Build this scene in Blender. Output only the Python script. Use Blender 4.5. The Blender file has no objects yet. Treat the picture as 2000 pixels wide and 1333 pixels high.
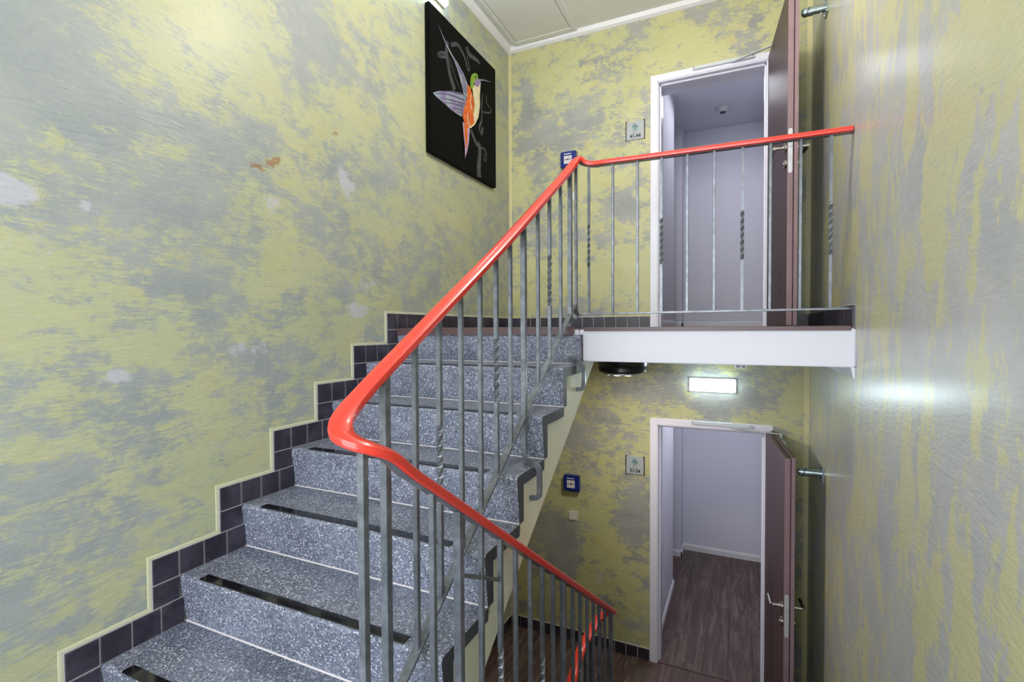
import bpy, bmesh, math, random
from mathutils import Vector, Matrix
random.seed(7)
S = bpy.context.scene
C = S.collection

# ------------------------------------------------------------------ camera
f_px, yaw, pitch, roll = 975.03, math.radians(24.7855), math.radians(1.3862), math.radians(-0.2993)
CAM = Vector((1.9675, -4.2241, 2.79))
fw = Vector((-math.sin(yaw), math.cos(yaw), 0)); rt = Vector((math.cos(yaw), math.sin(yaw), 0)); up = Vector((0, 0, 1))
f2 = fw*math.cos(pitch) - up*math.sin(pitch); u2 = up*math.cos(pitch) + fw*math.sin(pitch)
r3 = rt*math.cos(roll) + u2*math.sin(roll); u3 = u2*math.cos(roll) - rt*math.sin(roll)
cd = bpy.data.cameras.new('camera'); cam = bpy.data.objects.new('camera', cd); C.objects.link(cam)
cd.sensor_width = 36; cd.lens = f_px*36/2000; cd.clip_start = 0.02
m = Matrix((r3, u3, -f2)).transposed().to_4x4(); m.translation = CAM
cam.matrix_world = m
S.camera = cam

# ------------------------------------------------------------------ world, lights, exposure
W_ = bpy.data.worlds.new('world'); S.world = W_; W_.use_nodes = True
W_.node_tree.nodes['Background'].inputs[0].default_value = (0.80, 0.88, 1.0, 1)
W_.node_tree.nodes['Background'].inputs[1].default_value = 1.0
S.view_settings.view_transform = 'Standard'; S.view_settings.look = 'None'
S.view_settings.gamma = 1; S.view_settings.use_curve_mapping = False
S.view_settings.exposure = 0.56
S.cycles.use_adaptive_sampling = True; S.cycles.adaptive_min_samples = 20; S.cycles.max_bounces = 5; S.cycles.diffuse_bounces = 3; S.cycles.glossy_bounces = 2; S.cycles.adaptive_threshold = 0.05; S.cycles.caustics_reflective = False; S.cycles.caustics_refractive = False

def area(name, loc, rot, sx, sy, power, col, spread=180):
    l = bpy.data.lights.new(name, 'AREA'); l.shape = 'RECTANGLE'; l.size = sx; l.size_y = sy
    l.energy = power; l.color = col; l.spread = math.radians(spread)
    o = bpy.data.objects.new(name, l); C.objects.link(o); o.location = loc; o.rotation_euler = rot
    return o
# daylight coming through the tall stair window behind the camera
area('window_daylight', (1.2, -5.56, 3.25), (math.radians(90), 0, 0), 2.0, 3.3, 84, (0.93, 0.96, 1.0))

# ------------------------------------------------------------------ dimensions
W = 2.4125; H = 2.79; R = 0.188; G = 0.2646
ZC = 5.36
SW = 1.193
def ny(k): return -1.69 if k == 0 else -1.7157 - G*k       # nosing of tread k of the upper flight
def nz(k): return H - R*k
ZM = nz(7)                                                  # half landing
DX0, DX1 = 1.33, 2.133                                      # clear door opening
DH = 2.0
YE = -1.64                                                  # landing edge

# ------------------------------------------------------------------ materials
def lin(c):
    r = []
    for v in c:
        v /= 255.0
        r.append(v/12.92 if v <= 0.04045 else ((v+0.055)/1.055)**2.4)
    return (r[0], r[1], r[2], 1)

class NT:
    def __init__(s, name):
        s.m = bpy.data.materials.new(name); s.m.use_nodes = True
        s.t = s.m.node_tree; s.b = s.t.nodes['Principled BSDF']
    def n(s, typ, **kw):
        nd = s.t.nodes.new(typ)
        for k, v in kw.items():
            if k.startswith('i_'):
                nd.inputs[int(k[2:])].default_value = v
            else: setattr(nd, k, v)
        return nd
    def link(s, a, b): s.t.links.new(a, b)
    def math(s, op, a, b=None, c=None, clamp=False):
        nd = s.t.nodes.new('ShaderNodeMath'); nd.operation = op; nd.use_clamp = clamp
        for i, v in enumerate((a, b, c)):
            if v is None: continue
            if hasattr(v, 'links') or hasattr(v, 'is_linked'): s.link(v, nd.inputs[i])
            else: nd.inputs[i].default_value = v
        return nd.outputs[0]
    def ramp(s, fac, stops, interp='LINEAR'):
        nd = s.t.nodes.new('ShaderNodeValToRGB'); nd.color_ramp.interpolation = interp
        e = nd.color_ramp.elements
        while len(e) < len(stops): e.new(0.5)
        for el, (p, c) in zip(e, stops): el.position = p; el.color = c
        s.link(fac, nd.inputs[0]); return nd.outputs[0]
    def mix(s, fac, a, b):
        nd = s.t.nodes.new('ShaderNodeMix'); nd.data_type = 'RGBA'
        for i, v in ((0, fac), (6, a), (7, b)):
            if hasattr(v, 'is_linked'): s.link(v, nd.inputs[i])
            else: nd.inputs[i].default_value = v
        return nd.outputs[2]
    def pos(s):
        return s.n('ShaderNodeNewGeometry').outputs['Position']
    def objc(s):
        return s.n('ShaderNodeTexCoord').outputs['Object']
    def vmap(s, v, scale=(1, 1, 1), rot=(0, 0, 0), loc=(0, 0, 0)):
        nd = s.n('ShaderNodeMapping'); nd.inputs[1].default_value = loc; nd.inputs[2].default_value = rot; nd.inputs[3].default_value = scale
        s.link(v, nd.inputs[0]); return nd.outputs[0]
    def noise(s, v, scale, detail=4, rough=0.55, dist=0.0):
        nd = s.n('ShaderNodeTexNoise'); nd.inputs['Scale'].default_value = scale; nd.inputs['Detail'].default_value = detail
        nd.inputs['Roughness'].default_value = rough; nd.inputs['Distortion'].default_value = dist
        s.link(v, nd.inputs['Vector']); return nd.outputs['Fac']
    def bump(s, h, strength, dist=0.01, normal=None):
        nd = s.n('ShaderNodeBump'); nd.inputs['Strength'].default_value = strength; nd.inputs['Distance'].default_value = dist
        s.link(h, nd.inputs['Height'])
        if normal is not None: s.link(normal, nd.inputs['Normal'])
        s.link(nd.outputs[0], s.b.inputs['Normal']); return nd.outputs[0]
    def color(s, c):
        if hasattr(c, 'is_linked'): s.link(c, s.b.inputs['Base Color'])
        else: s.b.inputs['Base Color'].default_value = c
    def set(s, **kw):
        for k, v in kw.items(): s.b.inputs[k.replace('_', ' ')].default_value = v
        return s

def simple(name, rgb, rough=0.5, metal=0.0, coat=0.0, bump=0.0, bscale=60, var=0.0):
    t = NT(name); c = lin(rgb)
    t.color(c); t.set(Roughness=rough, Metallic=metal)
    t.b.inputs['Coat Weight'].default_value = coat; t.b.inputs['Coat Roughness'].default_value = 0.08
    if var > 0:
        n = t.noise(t.objc(), 9, 4, 0.6)
        lo = tuple(x*(1-var) for x in c[:3])+(1,); hi = tuple(min(1, x*(1+var)) for x in c[:3])+(1,)
        t.color(t.ramp(n, [(0.3, lo), (0.7, hi)]))
    if bump > 0:
        t.bump(t.noise(t.objc(), bscale, 3), bump, 0.004)
    return t.m

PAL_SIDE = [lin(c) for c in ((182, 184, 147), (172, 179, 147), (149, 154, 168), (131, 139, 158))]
PAL_END = [lin(c) for c in ((190, 187, 136), (178, 181, 134), (152, 152, 158), (128, 131, 142))]
PAL_GLOSS_LIT = [lin(c) for c in ((198, 195, 152), (188, 188, 148), (180, 181, 192), (164, 167, 180))]  # glossy wall colours lightened, window light and reflection put into the paint
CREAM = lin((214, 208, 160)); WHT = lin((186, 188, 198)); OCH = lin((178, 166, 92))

def plaster(name, axis, streak_rot, streak_scale, bias, greys, whites, rusts=(), edges=(), rough=0.42, coat=0.0, ochre=0.25, offs=(0, 0, 0), soft=0.09, crough=0.3, s2=None, pal=None, wts=(.75, .85, .62, .45), film=.45):
    YEL, YEL2, GRY, GRY2 = pal
    """axis: 'x' for walls whose plane is y-z, 'y' for walls in x-z. greys: (a, z, ra, rz, weight)"""
    t = NT(name); P = t.pos()
    sep = t.n('ShaderNodeSeparateXYZ'); t.link(P, sep.inputs[0])
    a = sep.outputs['Y'] if axis == 'x' else sep.outputs['X']
    cmb = t.n('ShaderNodeCombineXYZ'); t.link(a, cmb.inputs[0]); t.link(sep.outputs['Z'], cmb.inputs[1])
    V = cmb.outputs[0]
    Vo = t.vmap(V, loc=offs)
    warp = t.n('ShaderNodeTexNoise'); warp.inputs['Scale'].default_value = 3.2; warp.inputs['Detail'].default_value = 3
    t.link(Vo, warp.inputs['Vector'])
    wv = t.n('ShaderNodeVectorMath', operation='MULTIPLY_ADD'); t.link(warp.outputs['Color'], wv.inputs[0])
    wv.inputs[1].default_value = (0.22, 0.22, 0); t.link(Vo, wv.inputs[2])
    VW = wv.outputs[0]
    big = t.noise(VW, 1.9, 3, 0.55)
    st = t.noise(t.vmap(VW, streak_scale, (0, 0, streak_rot)), 4.0, 5, 0.78)
    st2 = t.noise(t.vmap(Vo, s2 or (streak_scale[0]*2.2, streak_scale[1]*9.0, 1), (0, 0, streak_rot+0.35)), 5.0, 4, 0.75)
    mid = t.noise(Vo, 11, 5, 0.78)
    mval = t.math('MULTIPLY', big, wts[0])
    mval = t.math('MULTIPLY_ADD', st, wts[1], mval)
    mval = t.math('MULTIPLY_ADD', mid, wts[2], mval)
    mval = t.math('MULTIPLY_ADD', st2, wts[3], mval)
    mval = t.math('ADD', mval, -sum(wts)/2+bias)
    def blob(lst, jitter):
        acc = None
        for (ca, cz, ra, rz, w) in lst:
            v = t.n('ShaderNodeVectorMath', operation='SUBTRACT'); t.link(V, v.inputs[0]); v.inputs[1].default_value = (ca, cz, 0)
            s_ = t.n('ShaderNodeVectorMath', operation='MULTIPLY'); t.link(v.outputs[0], s_.inputs[0]); s_.inputs[1].default_value = (1/ra, 1/rz, 0)
            l = t.n('ShaderNodeVectorMath', operation='LENGTH'); t.link(s_.outputs[0], l.inputs[0])
            mr = t.n('ShaderNodeMapRange', interpolation_type='SMOOTHSTEP')
            t.link(l.outputs['Value'], mr.inputs[0]); mr.inputs[1].default_value = 1.0; mr.inputs[2].default_value = 0.0
            mr.inputs[3].default_value = 0; mr.inputs[4].default_value = w
            acc = mr.outputs[0] if acc is None else t.math('ADD', acc, mr.outputs[0])
        return acc
    if greys: mval = t.math('ADD', mval, blob(greys, 0))
    gmask = t.n('ShaderNodeMapRange', interpolation_type='SMOOTHSTEP'); t.link(mval, gmask.inputs[0])
    gmask.inputs[1].default_value = -soft; gmask.inputs[2].default_value = soft+0.03
    gm = gmask.outputs[0]
    # tone variation inside the yellow and inside the grey
    tn = t.noise(Vo, 2.3, 4, 0.6)
    ycol = t.mix(t.math('MULTIPLY', t.math('SUBTRACT', tn, 0.38, clamp=True), 3.0, clamp=True), YEL, YEL2)
    yo = t.noise(t.vmap(Vo, loc=(4.2, 1.7, 0)), 5.5, 4, 0.65)
    ycol = t.mix(t.math('MULTIPLY', t.ramp(yo, [(0.52, (0, 0, 0, 1)), (0.66, (1, 1, 1, 1))]), ochre), ycol, OCH)
    gcol = t.mix(t.ramp(t.noise(t.vmap(Vo, loc=(9, 3, 0)), 3.5, 5, 0.7), [(0.4, (0, 0, 0, 1)), (0.62, (1, 1, 1, 1))]), GRY, GRY2)
    # thin film of yellow left in the grey
    gcol = t.mix(t.math('MULTIPLY', st2, film), gcol, YEL2)
    col = t.mix(gm, ycol, gcol)
    if whites:
        wb = blob(whites, 0)
        wm = t.math('ADD', wb, t.math('MULTIPLY_ADD', t.noise(VW, 14, 5, 0.75), 2.4, -1.75))
        wm = t.math('MULTIPLY', wm, 3.5, clamp=True)
        col = t.mix(t.math('MULTIPLY', wm, .8), col, WHT)
    if rusts:
        rb = blob(rusts, 0)
        rm = t.math('ADD', rb, t.math('MULTIPLY_ADD', t.noise(VW, 40, 6, 0.7), 3.0, -2.15))
        col = t.mix(t.math('MULTIPLY', t.math('MULTIPLY', rm, 2.5, clamp=True), .75), col, lin((146, 104, 58)))
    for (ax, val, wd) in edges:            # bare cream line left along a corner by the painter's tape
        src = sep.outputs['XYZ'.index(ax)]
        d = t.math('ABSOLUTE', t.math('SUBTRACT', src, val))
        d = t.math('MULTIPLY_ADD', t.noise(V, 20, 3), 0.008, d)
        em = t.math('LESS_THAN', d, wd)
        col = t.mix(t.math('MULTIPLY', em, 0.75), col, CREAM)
    t.color(col)
    t.set(Roughness=rough)
    t.b.inputs['Coat Weight'].default_value = coat; t.b.inputs['Coat Roughness'].default_value = crough
    # trowel relief
    h = t.noise(t.vmap(V, (1.0, 3.2, 1), (0, 0, streak_rot+0.6)), 16, 3, 0.7)
    t.bump(h, 0.28, 0.010)
    return t.m

M = {}
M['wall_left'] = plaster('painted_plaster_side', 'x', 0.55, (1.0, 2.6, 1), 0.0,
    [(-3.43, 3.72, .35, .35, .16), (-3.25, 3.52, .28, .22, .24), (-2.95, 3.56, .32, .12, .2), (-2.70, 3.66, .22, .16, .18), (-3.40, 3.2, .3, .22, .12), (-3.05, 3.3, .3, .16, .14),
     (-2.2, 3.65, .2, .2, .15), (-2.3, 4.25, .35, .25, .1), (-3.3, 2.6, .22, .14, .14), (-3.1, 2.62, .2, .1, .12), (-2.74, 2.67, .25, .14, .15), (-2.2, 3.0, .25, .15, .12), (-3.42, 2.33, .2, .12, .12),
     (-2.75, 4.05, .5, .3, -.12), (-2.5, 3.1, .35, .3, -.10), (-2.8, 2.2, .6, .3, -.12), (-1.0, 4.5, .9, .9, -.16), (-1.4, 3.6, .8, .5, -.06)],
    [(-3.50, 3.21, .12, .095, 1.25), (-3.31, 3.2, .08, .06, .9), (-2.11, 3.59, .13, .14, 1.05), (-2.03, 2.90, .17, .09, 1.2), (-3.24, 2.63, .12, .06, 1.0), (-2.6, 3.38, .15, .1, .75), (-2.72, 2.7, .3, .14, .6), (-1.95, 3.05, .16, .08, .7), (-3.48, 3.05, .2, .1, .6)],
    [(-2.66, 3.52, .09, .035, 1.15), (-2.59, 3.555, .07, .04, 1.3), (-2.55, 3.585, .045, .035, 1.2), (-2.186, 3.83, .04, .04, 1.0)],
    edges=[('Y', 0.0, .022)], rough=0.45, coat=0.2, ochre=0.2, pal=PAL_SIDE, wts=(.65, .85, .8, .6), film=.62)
M['wall_back'] = plaster('painted_plaster_end', 'y', 0.35, (1.1, 2.0, 1), -0.02,
    [(.18, 4.9, .1, .45, .2), (.43, 4.5, .2, .3, .12), (.66, 4.66, .2, .2, .12), (.33, 3.9, .2, .5, .10), (.98, 3.7, .3, .4, .08), (1.1, 3.85, .15, .2, .1),
     (1.4, 5.0, .5, .2, -.06), (.85, 5.1, .3, .08, .1), (.75, 1.9, .35, .5, .17), (1.2, 2.28, .4, .2, .15), (1.8, 2.25, .5, .2, .14), (1.12, 1.1, .16, .5, .15), (.5, .9, .35, .5, .13), (2.29, 1.4, .1, .8, .16),
     (.9, 3.25, .9, .35, -.1), (1.15, .5, .3, .4, -.1)],
    [(.85, .62, .06, .2, .8), (.72, .75, .05, .12, .7), (.8, .5, .1, .05, .6), (.6, .95, .04, .04, .6)],
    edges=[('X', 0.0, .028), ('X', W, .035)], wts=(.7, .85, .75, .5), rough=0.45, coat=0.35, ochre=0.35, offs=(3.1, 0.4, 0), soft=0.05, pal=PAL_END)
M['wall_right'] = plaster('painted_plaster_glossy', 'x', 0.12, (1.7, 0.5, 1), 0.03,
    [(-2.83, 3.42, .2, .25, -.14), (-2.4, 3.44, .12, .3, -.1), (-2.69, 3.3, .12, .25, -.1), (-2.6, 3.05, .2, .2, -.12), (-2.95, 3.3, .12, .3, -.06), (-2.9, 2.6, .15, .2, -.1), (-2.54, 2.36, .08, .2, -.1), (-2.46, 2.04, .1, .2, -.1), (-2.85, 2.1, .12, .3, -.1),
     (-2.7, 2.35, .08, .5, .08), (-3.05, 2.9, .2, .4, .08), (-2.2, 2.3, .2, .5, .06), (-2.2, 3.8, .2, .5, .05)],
    [], edges=[('Y', 0.0, .03)], rough=0.45, coat=0.5, ochre=0.15, offs=(6.3, 2.2, 0), soft=0.04, crough=0.25, s2=(6, 1.3, 1), pal=PAL_GLOSS_LIT, wts=(.4, 1.35, .28, .25))
M['white'] = simple('white_paint', (216, 217, 228), 0.55, bump=.05)
M['ceiling'] = simple('ceiling_paint', (226, 226, 222), 0.8, bump=.06, bscale=90)
M['cove'] = simple('white_cove_paint', (226, 226, 230), 0.6)
M['corr'] = simple('corridor_white_paint', (214, 214, 226), 0.7, bump=.05, bscale=120)
M['base_w'] = simple('white_skirting', (222, 222, 224), 0.45)
M['flank'] = simple('cream_paint', (226, 226, 206), 0.5, bump=.08, bscale=25)
M['frame'] = simple('lacquered_steel_frame', (226, 226, 240), 0.3, coat=.2)
M['red'] = simple('red_plastic_rail', (216, 56, 42), 0.28, coat=.35)
M['black_gloss'] = simple('black_grip_strip', (14, 14, 17), 0.12, coat=.3)
M['brown'] = simple('brown_metal_strip', (88, 66, 68), 0.38)
M['black'] = simple('black_plastic', (16, 17, 18), 0.3)
M['blk_canvas'] = simple('black_canvas', (5, 5, 6), 0.6); M['blk_canvas'].node_tree.nodes['Principled BSDF'].inputs['Specular IOR Level'].default_value = .08
M['steel'] = simple('brushed_steel', (178, 174, 168), 0.25, 1.0)
M['galv'] = simple('galvanised_steel', (160, 176, 180), 0.28, 0.9, var=.25)
M['plate'] = simple('lock_plate_steel', (205, 205, 212), 0.35, 0.4)
M['sign'] = simple('sign_panel', (166, 172, 177), 0.35)
M['blue'] = simple('blue_alarm_plastic', (16, 38, 122), 0.25, coat=.3)
M['lightgrey'] = simple('light_grey_plastic', (205, 205, 210), 0.4)
M['ink'] = simple('black_ink', (22, 24, 28), 0.5)
M['inkw'] = simple('white_ink', (235, 238, 245), 0.5)
M['teal'] = simple('teal_ink', (60, 140, 135), 0.5)
M['orange_ink'] = simple('orange_ink', (190, 90, 50), 0.5)
M['switch'] = simple('white_switch_plastic', (215, 215, 208), 0.35)
M['grout'] = simple('pale_grout', (206, 200, 202), 0.8)
M['cement'] = simple('cream_plaster_edge', (205, 207, 178), 0.75, bump=.4, bscale=40)
M['closer'] = simple('silver_closer_lacquer', (190, 196, 200), 0.35, 0.3)
M['lip'] = simple('door_edge_tone', (136, 112, 118), 0.45, var=.1)  # leaf edges in a lighter, pinker tone than the faces
def emit(name, rgb, st):
    t = NT(name); t.color(lin(rgb)); t.b.inputs['Emission Color'].default_value = lin(rgb); t.b.inputs['Emission Strength'].default_value = st
    return t.m
M['lit'] = emit('lit_diffuser', (228, 250, 255), 12.0)
M['lit_warm'] = emit('lit_warm_bulb', (255, 214, 180), 7.0)
M['fill_globe'] = emit('fill_globe_glow', (255, 248, 238), 42.0)
M['fill_room'] = emit('fill_room_glow', (255, 250, 245), 3.0)

def m_terrazzo():
    t = NT('terrazzo'); P = t.objc()
    base = t.ramp(t.noise(P, 5, 6, .65), [(.3, lin((90, 96, 113))), (.7, lin((126, 133, 152)))])
    v = t.n('ShaderNodeTexVoronoi'); v.inputs['Scale'].default_value = 140; t.link(P, v.inputs['Vector'])
    sp = t.n('ShaderNodeSeparateColor'); t.link(v.outputs['Color'], sp.inputs[0])
    chip = t.math('LESS_THAN', v.outputs['Distance'], 0.42)
    isw = t.math('MULTIPLY', t.math('GREATER_THAN', sp.outputs[0], 0.74), chip)
    isb = t.math('MULTIPLY', t.math('LESS_THAN', sp.outputs[0], 0.26), chip)
    v2 = t.n('ShaderNodeTexVoronoi'); v2.inputs['Scale'].default_value = 240; t.link(P, v2.inputs['Vector'])
    sp2 = t.n('ShaderNodeSeparateColor'); t.link(v2.outputs['Color'], sp2.inputs[0])
    c = t.mix(t.math('MULTIPLY', t.math('GREATER_THAN', sp2.outputs[1], .78), .4), base, lin((176, 180, 192)))
    c = t.mix(t.math('MULTIPLY', t.math('LESS_THAN', sp2.outputs[1], .16), .4), c, lin((62, 65, 78)))
    c = t.mix(t.math('MULTIPLY', isw, .85), c, lin((206, 210, 220)))
    c = t.mix(t.math('MULTIPLY', isb, .8), c, lin((44, 46, 60)))
    t.color(c); t.set(Roughness=.42)
    t.bump(t.noise(P, 160, 3), .12, .002)
    return t.m
M['terrazzo'] = m_terrazzo()
M['terrazzo_dark'] = simple('dark_sealed_terrazzo', (66, 69, 76), 0.5, var=.35)
def m_tile():
    t = NT('black_glazed_tile'); P = t.pos()
    n = t.noise(P, 6, 6, .65, .5)
    rnd = t.n('ShaderNodeObjectInfo').outputs['Random']
    c = t.mix(t.math('MULTIPLY', rnd, .6), lin((38, 36, 50)), lin((56, 50, 60)))
    t.color(t.mix(t.ramp(n, [(.45, (0, 0, 0, 1)), (.75, (1, 1, 1, 1))]), c, lin((78, 76, 92))))
    t.set(Roughness=.3); t.bump(t.noise(P, 35, 4), .1, .003)
    return t.m
M['tile'] = m_tile()
def m_metal():
    t = NT('grey_painted_bar'); P = t.objc()
    n = t.noise(t.pos(), 22, 6, .7)
    t.color(t.ramp(n, [(.35, lin((92, 97, 104))), (.62, lin((122, 127, 135))), (.74, lin((146, 150, 160)))]))
    t.set(Roughness=.3, Metallic=.4); t.bump(t.noise(t.pos(), 60, 4), .25, .003)
    return t.m
M['bar'] = m_metal()
def m_plank():
    t = NT('vinyl_wood_plank'); P = t.pos()
    rnd = t.n('ShaderNodeObjectInfo').outputs['Random']
    cb = t.n('ShaderNodeCombineXYZ'); t.link(t.math('MULTIPLY', rnd, 37.0), cb.inputs[2]); t.link(t.math('MULTIPLY', rnd, 11.0), cb.inputs[0])
    ad = t.n('ShaderNodeVectorMath', operation='ADD'); t.link(P, ad.inputs[0]); t.link(cb.outputs[0], ad.inputs[1])
    g1 = t.noise(t.vmap(ad.outputs[0], (9, 1.0, 1)), 2.2, 8, .7, .8)
    g2 = t.noise(t.vmap(ad.outputs[0], (40, 1.4, 1)), 3.0, 6, .7)
    c = t.ramp(g1, [(.28, lin((42, 32, 29))), (.5, lin((84, 70, 64))), (.72, lin((138, 128, 122)))])
    c = t.mix(t.math('MULTIPLY', t.ramp(g2, [(.45, (0, 0, 0, 1)), (.7, (1, 1, 1, 1))]), .45), c, lin((62, 44, 44)))
    c = t.mix(t.math('MULTIPLY', rnd, .35), c, lin((98, 70, 68)))
    t.color(c); t.set(Roughness=.42); t.bump(g2, .1, .002)
    return t.m
M['plank'] = m_plank()
def m_doorwood():
    t = NT('dark_wood_veneer'); P = t.pos()
    g = t.noise(t.vmap(P, (14, 14, .25)), 3.5, 6, .6)
    c = t.ramp(g, [(.3, lin((50, 32, 33))), (.5, lin((72, 49, 50))), (.7, lin((98, 73, 73)))])
    t.color(c); t.set(Roughness=.42)
    return t.m
M['door'] = m_doorwood()
def m_glass():
    t = NT('window_glass'); tr = t.n('ShaderNodeBsdfTransparent'); gl = t.n('ShaderNodeBsdfGlossy'); gl.inputs['Roughness'].default_value = .02
    fr = t.n('ShaderNodeFresnel'); mx = t.n('ShaderNodeMixShader'); t.link(fr.outputs[0], mx.inputs[0]); t.link(tr.outputs[0], mx.inputs[1]); t.link(gl.outputs[0], mx.inputs[2])
    t.link(mx.outputs[0], t.t.nodes['Material Output'].inputs[0]); return t.m
M['glass'] = m_glass()

# ------------------------------------------------------------------ mesh helpers
class MB:
    def __init__(s): s.v = []; s.f = []
    def add(s, vs, fs):
        o = len(s.v); s.v += [tuple(v) for v in vs]; s.f += [tuple(i+o for i in f) for f in fs]; return s
    def box(s, x0, x1, y0, y1, z0, z1, T=None):
        vs = [Vector((x, y, z)) for x in (x0, x1) for y in (y0, y1) for z in (z0, z1)]
        if T: vs = [T(v) for v in vs]
        return s.add(vs, [(0, 1, 3, 2), (4, 6, 7, 5), (0, 4, 5, 1), (2, 3, 7, 6), (0, 2, 6, 4), (1, 5, 7, 3)])
    def prism(s, poly, fn, a, b):
        """poly: 2D points; fn(p, w) -> 3D"""
        n = len(poly)
        vs = [fn(p, a) for p in poly] + [fn(p, b) for p in poly]
        fs = [tuple(range(n))[::-1], tuple(range(n, 2*n))] + [(i, (i+1) % n, n+(i+1) % n, n+i) for i in range(n)]
        return s.add(vs, fs)
    def sweep(s, path, prof, upv=Vector((0, 0, 1)), caps=True):
        path = [Vector(p) for p in path]; n = len(path); k = len(prof); vs = []; fs = []
        for i, p in enumerate(path):
            t = (path[min(i+1, n-1)] - path[max(i-1, 0)]).normalized()
            sd = t.cross(upv)
            if sd.length < 1e-4: sd = t.cross(Vector((0, 1, 0)))
            sd.normalize(); u = sd.cross(t)
            vs += [p + sd*a + u*b for a, b in prof]
        for i in range(n-1):
            for j in range(k):
                fs.append((i*k+j, i*k+(j+1) % k, (i+1)*k+(j+1) % k, (i+1)*k+j))
        if caps: fs += [tuple(range(k))[::-1], tuple(range((n-1)*k, n*k))]
        return s.add(vs, fs)
    def tube(s, path, r, k=12, upv=Vector((0, 0, 1))):
        return s.sweep(path, [(r*math.cos(2*math.pi*j/k), r*math.sin(2*math.pi*j/k)) for j in range(k)], upv)
    def lathe(s, prof, o, ax, k=24):
        """prof: (r, h) pairs along axis ax from o"""
        ax = Vector(ax).normalized(); o = Vector(o)
        e1 = ax.orthogonal().normalized(); e2 = ax.cross(e1); vs = []; fs = []; n = len(prof)
        for r, h in prof:
            for j in range(k):
                a = 2*math.pi*j/k; vs.append(o + ax*h + (e1*math.cos(a)+e2*math.sin(a))*r)
        for i in range(n-1):
            for j in range(k): fs.append((i*k+j, i*k+(j+1) % k, (i+1)*k+(j+1) % k, (i+1)*k+j))
        fs += [tuple(range(k))[::-1], tuple(range((n-1)*k, n*k))]
        return s.add(vs, fs)
    def build(s, name, mat, parent=None, bevel=0.0, smooth=False, seg=2):
        me = bpy.data.meshes.new(name); me.from_pydata(s.v, [], s.f); me.update()
        bm = bmesh.new(); bm.from_mesh(me); bmesh.ops.recalc_face_normals(bm, faces=bm.faces)
        if bevel > 0:
            es = [e for e in bm.edges if len(e.link_faces) == 2 and e.calc_face_angle(0) > 0.6]
            bmesh.ops.bevel(bm, geom=es, offset=bevel, segments=seg, affect='EDGES', clamp_overlap=True)
        bm.to_mesh(me); bm.free()
        if smooth:
            for p in me.polygons: p.use_smooth = True
            me.set_sharp_from_angle(angle=math.radians(40))
        me.materials.append(M[mat] if isinstance(mat, str) else mat)
        o = bpy.data.objects.new(name, me); C.objects.link(o)
        if parent: o.parent = parent
        return o
def empty(name, loc=(0, 0, 0)):
    o = bpy.data.objects.new(name, None); C.objects.link(o); o.location = loc; o.empty_display_size = .1; return o
def tag(o, label=None, cat=None, group=None, kind=None):
    if label: o['label'] = label
    if cat: o['category'] = cat
    if group: o['group'] = group
    if kind: o['kind'] = kind
    return o
def put(o, root):
    """parent o (built in world coordinates) to root that sits at a location"""
    o.parent = root; o.matrix_parent_inverse = Matrix.Translation(-root.location) if root.type == 'EMPTY' else Matrix()
    return o
def catmull(pts, n=8):
    pts = [Vector(p) for p in pts]; P = [pts[0]*2-pts[1]] + pts + [pts[-1]*2-pts[-2]]; out = []
    for i in range(1, len(P)-2):
        a, b, c, d = P[i-1:i+3]
        for j in range(n):
            t = j/n; out.append(0.5*((2*b)+(c-a)*t+(2*a-5*b+4*c-d)*t*t+(3*b-a-3*c+d)*t**3))
    out.append(pts[-1]); return out
def text(body, size, fn, mat, parent, name, bold=0.0, sx=1.0):
    cu = bpy.data.curves.new('t', 'FONT'); cu.body = body; cu.size = size; cu.align_x = 'CENTER'; cu.align_y = 'CENTER'; cu.offset = bold; cu.resolution_u = 3
    o = bpy.data.objects.new('t', cu); C.objects.link(o); bpy.context.view_layer.update()
    me = bpy.data.meshes.new_from_object(o.evaluated_get(bpy.context.evaluated_depsgraph_get()))
    bpy.data.objects.remove(o); bpy.data.curves.remove(cu)
    for v in me.vertices: v.co = fn(v.co.x*sx, v.co.y)
    me.name = name; me.materials.clear(); me.materials.append(M[mat])
    t = bpy.data.objects.new(name, me); C.objects.link(t); put(t, parent); return t

# ------------------------------------------------------------------ room shell
YR = -5.6; ZB = -1.45; ZT = 5.45
tag(MB().box(-.2, 0, YR-.2, 0, ZB, ZT).build('wall_left', 'wall_left'), 'tall yellow and grey distressed plaster wall beside the stairs', kind='structure')
tag(MB().box(W, W+.2, YR-.2, .25, ZB, ZT).build('wall_right', 'wall_right'), 'glossy grey and yellow streaked plaster wall', kind='structure')
wb = MB()
wb.box(-.2, DX0, 0, .25, ZB, ZT); wb.box(DX1, W, 0, .25, ZB, ZT)
wb.box(DX0, DX1, 0, .25, ZB, -.1); wb.box(DX0, DX1, 0, .25, DH, H-.1); wb.box(DX0, DX1, 0, .25, H+DH, ZT)
tag(wb.build('wall_back', 'wall_back'), 'yellow and grey plaster end wall with two open doorways', kind='structure')
WX0, WX1, WZ0, WZ1 = .2, 2.2, 1.6, 4.9
wr = MB(); wr.box(-.2, WX0, YR-.2, YR, ZB, ZT); wr.box(WX1, W+.2, YR-.2, YR, ZB, ZT); wr.box(WX0, WX1, YR-.2, YR, ZB, WZ0); wr.box(WX0, WX1, YR-.2, YR, WZ1, ZT)
tag(wr.build('wall_rear', 'wall_right'), kind='structure')
wn = tag(empty('window_1', (1.2, YR-.12, WZ0)), kind='structure')
fr = MB()
for x in (WX0, 1.17, WX1-.06): fr.box(x, x+.06, YR-.15, YR-.09, WZ0, WZ1)
for z in (WZ0, 3.9, WZ1-.06): fr.box(WX0, WX1, YR-.15, YR-.09, z, z+.06)
put(fr.build('window_frame', 'frame'), wn)
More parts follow.
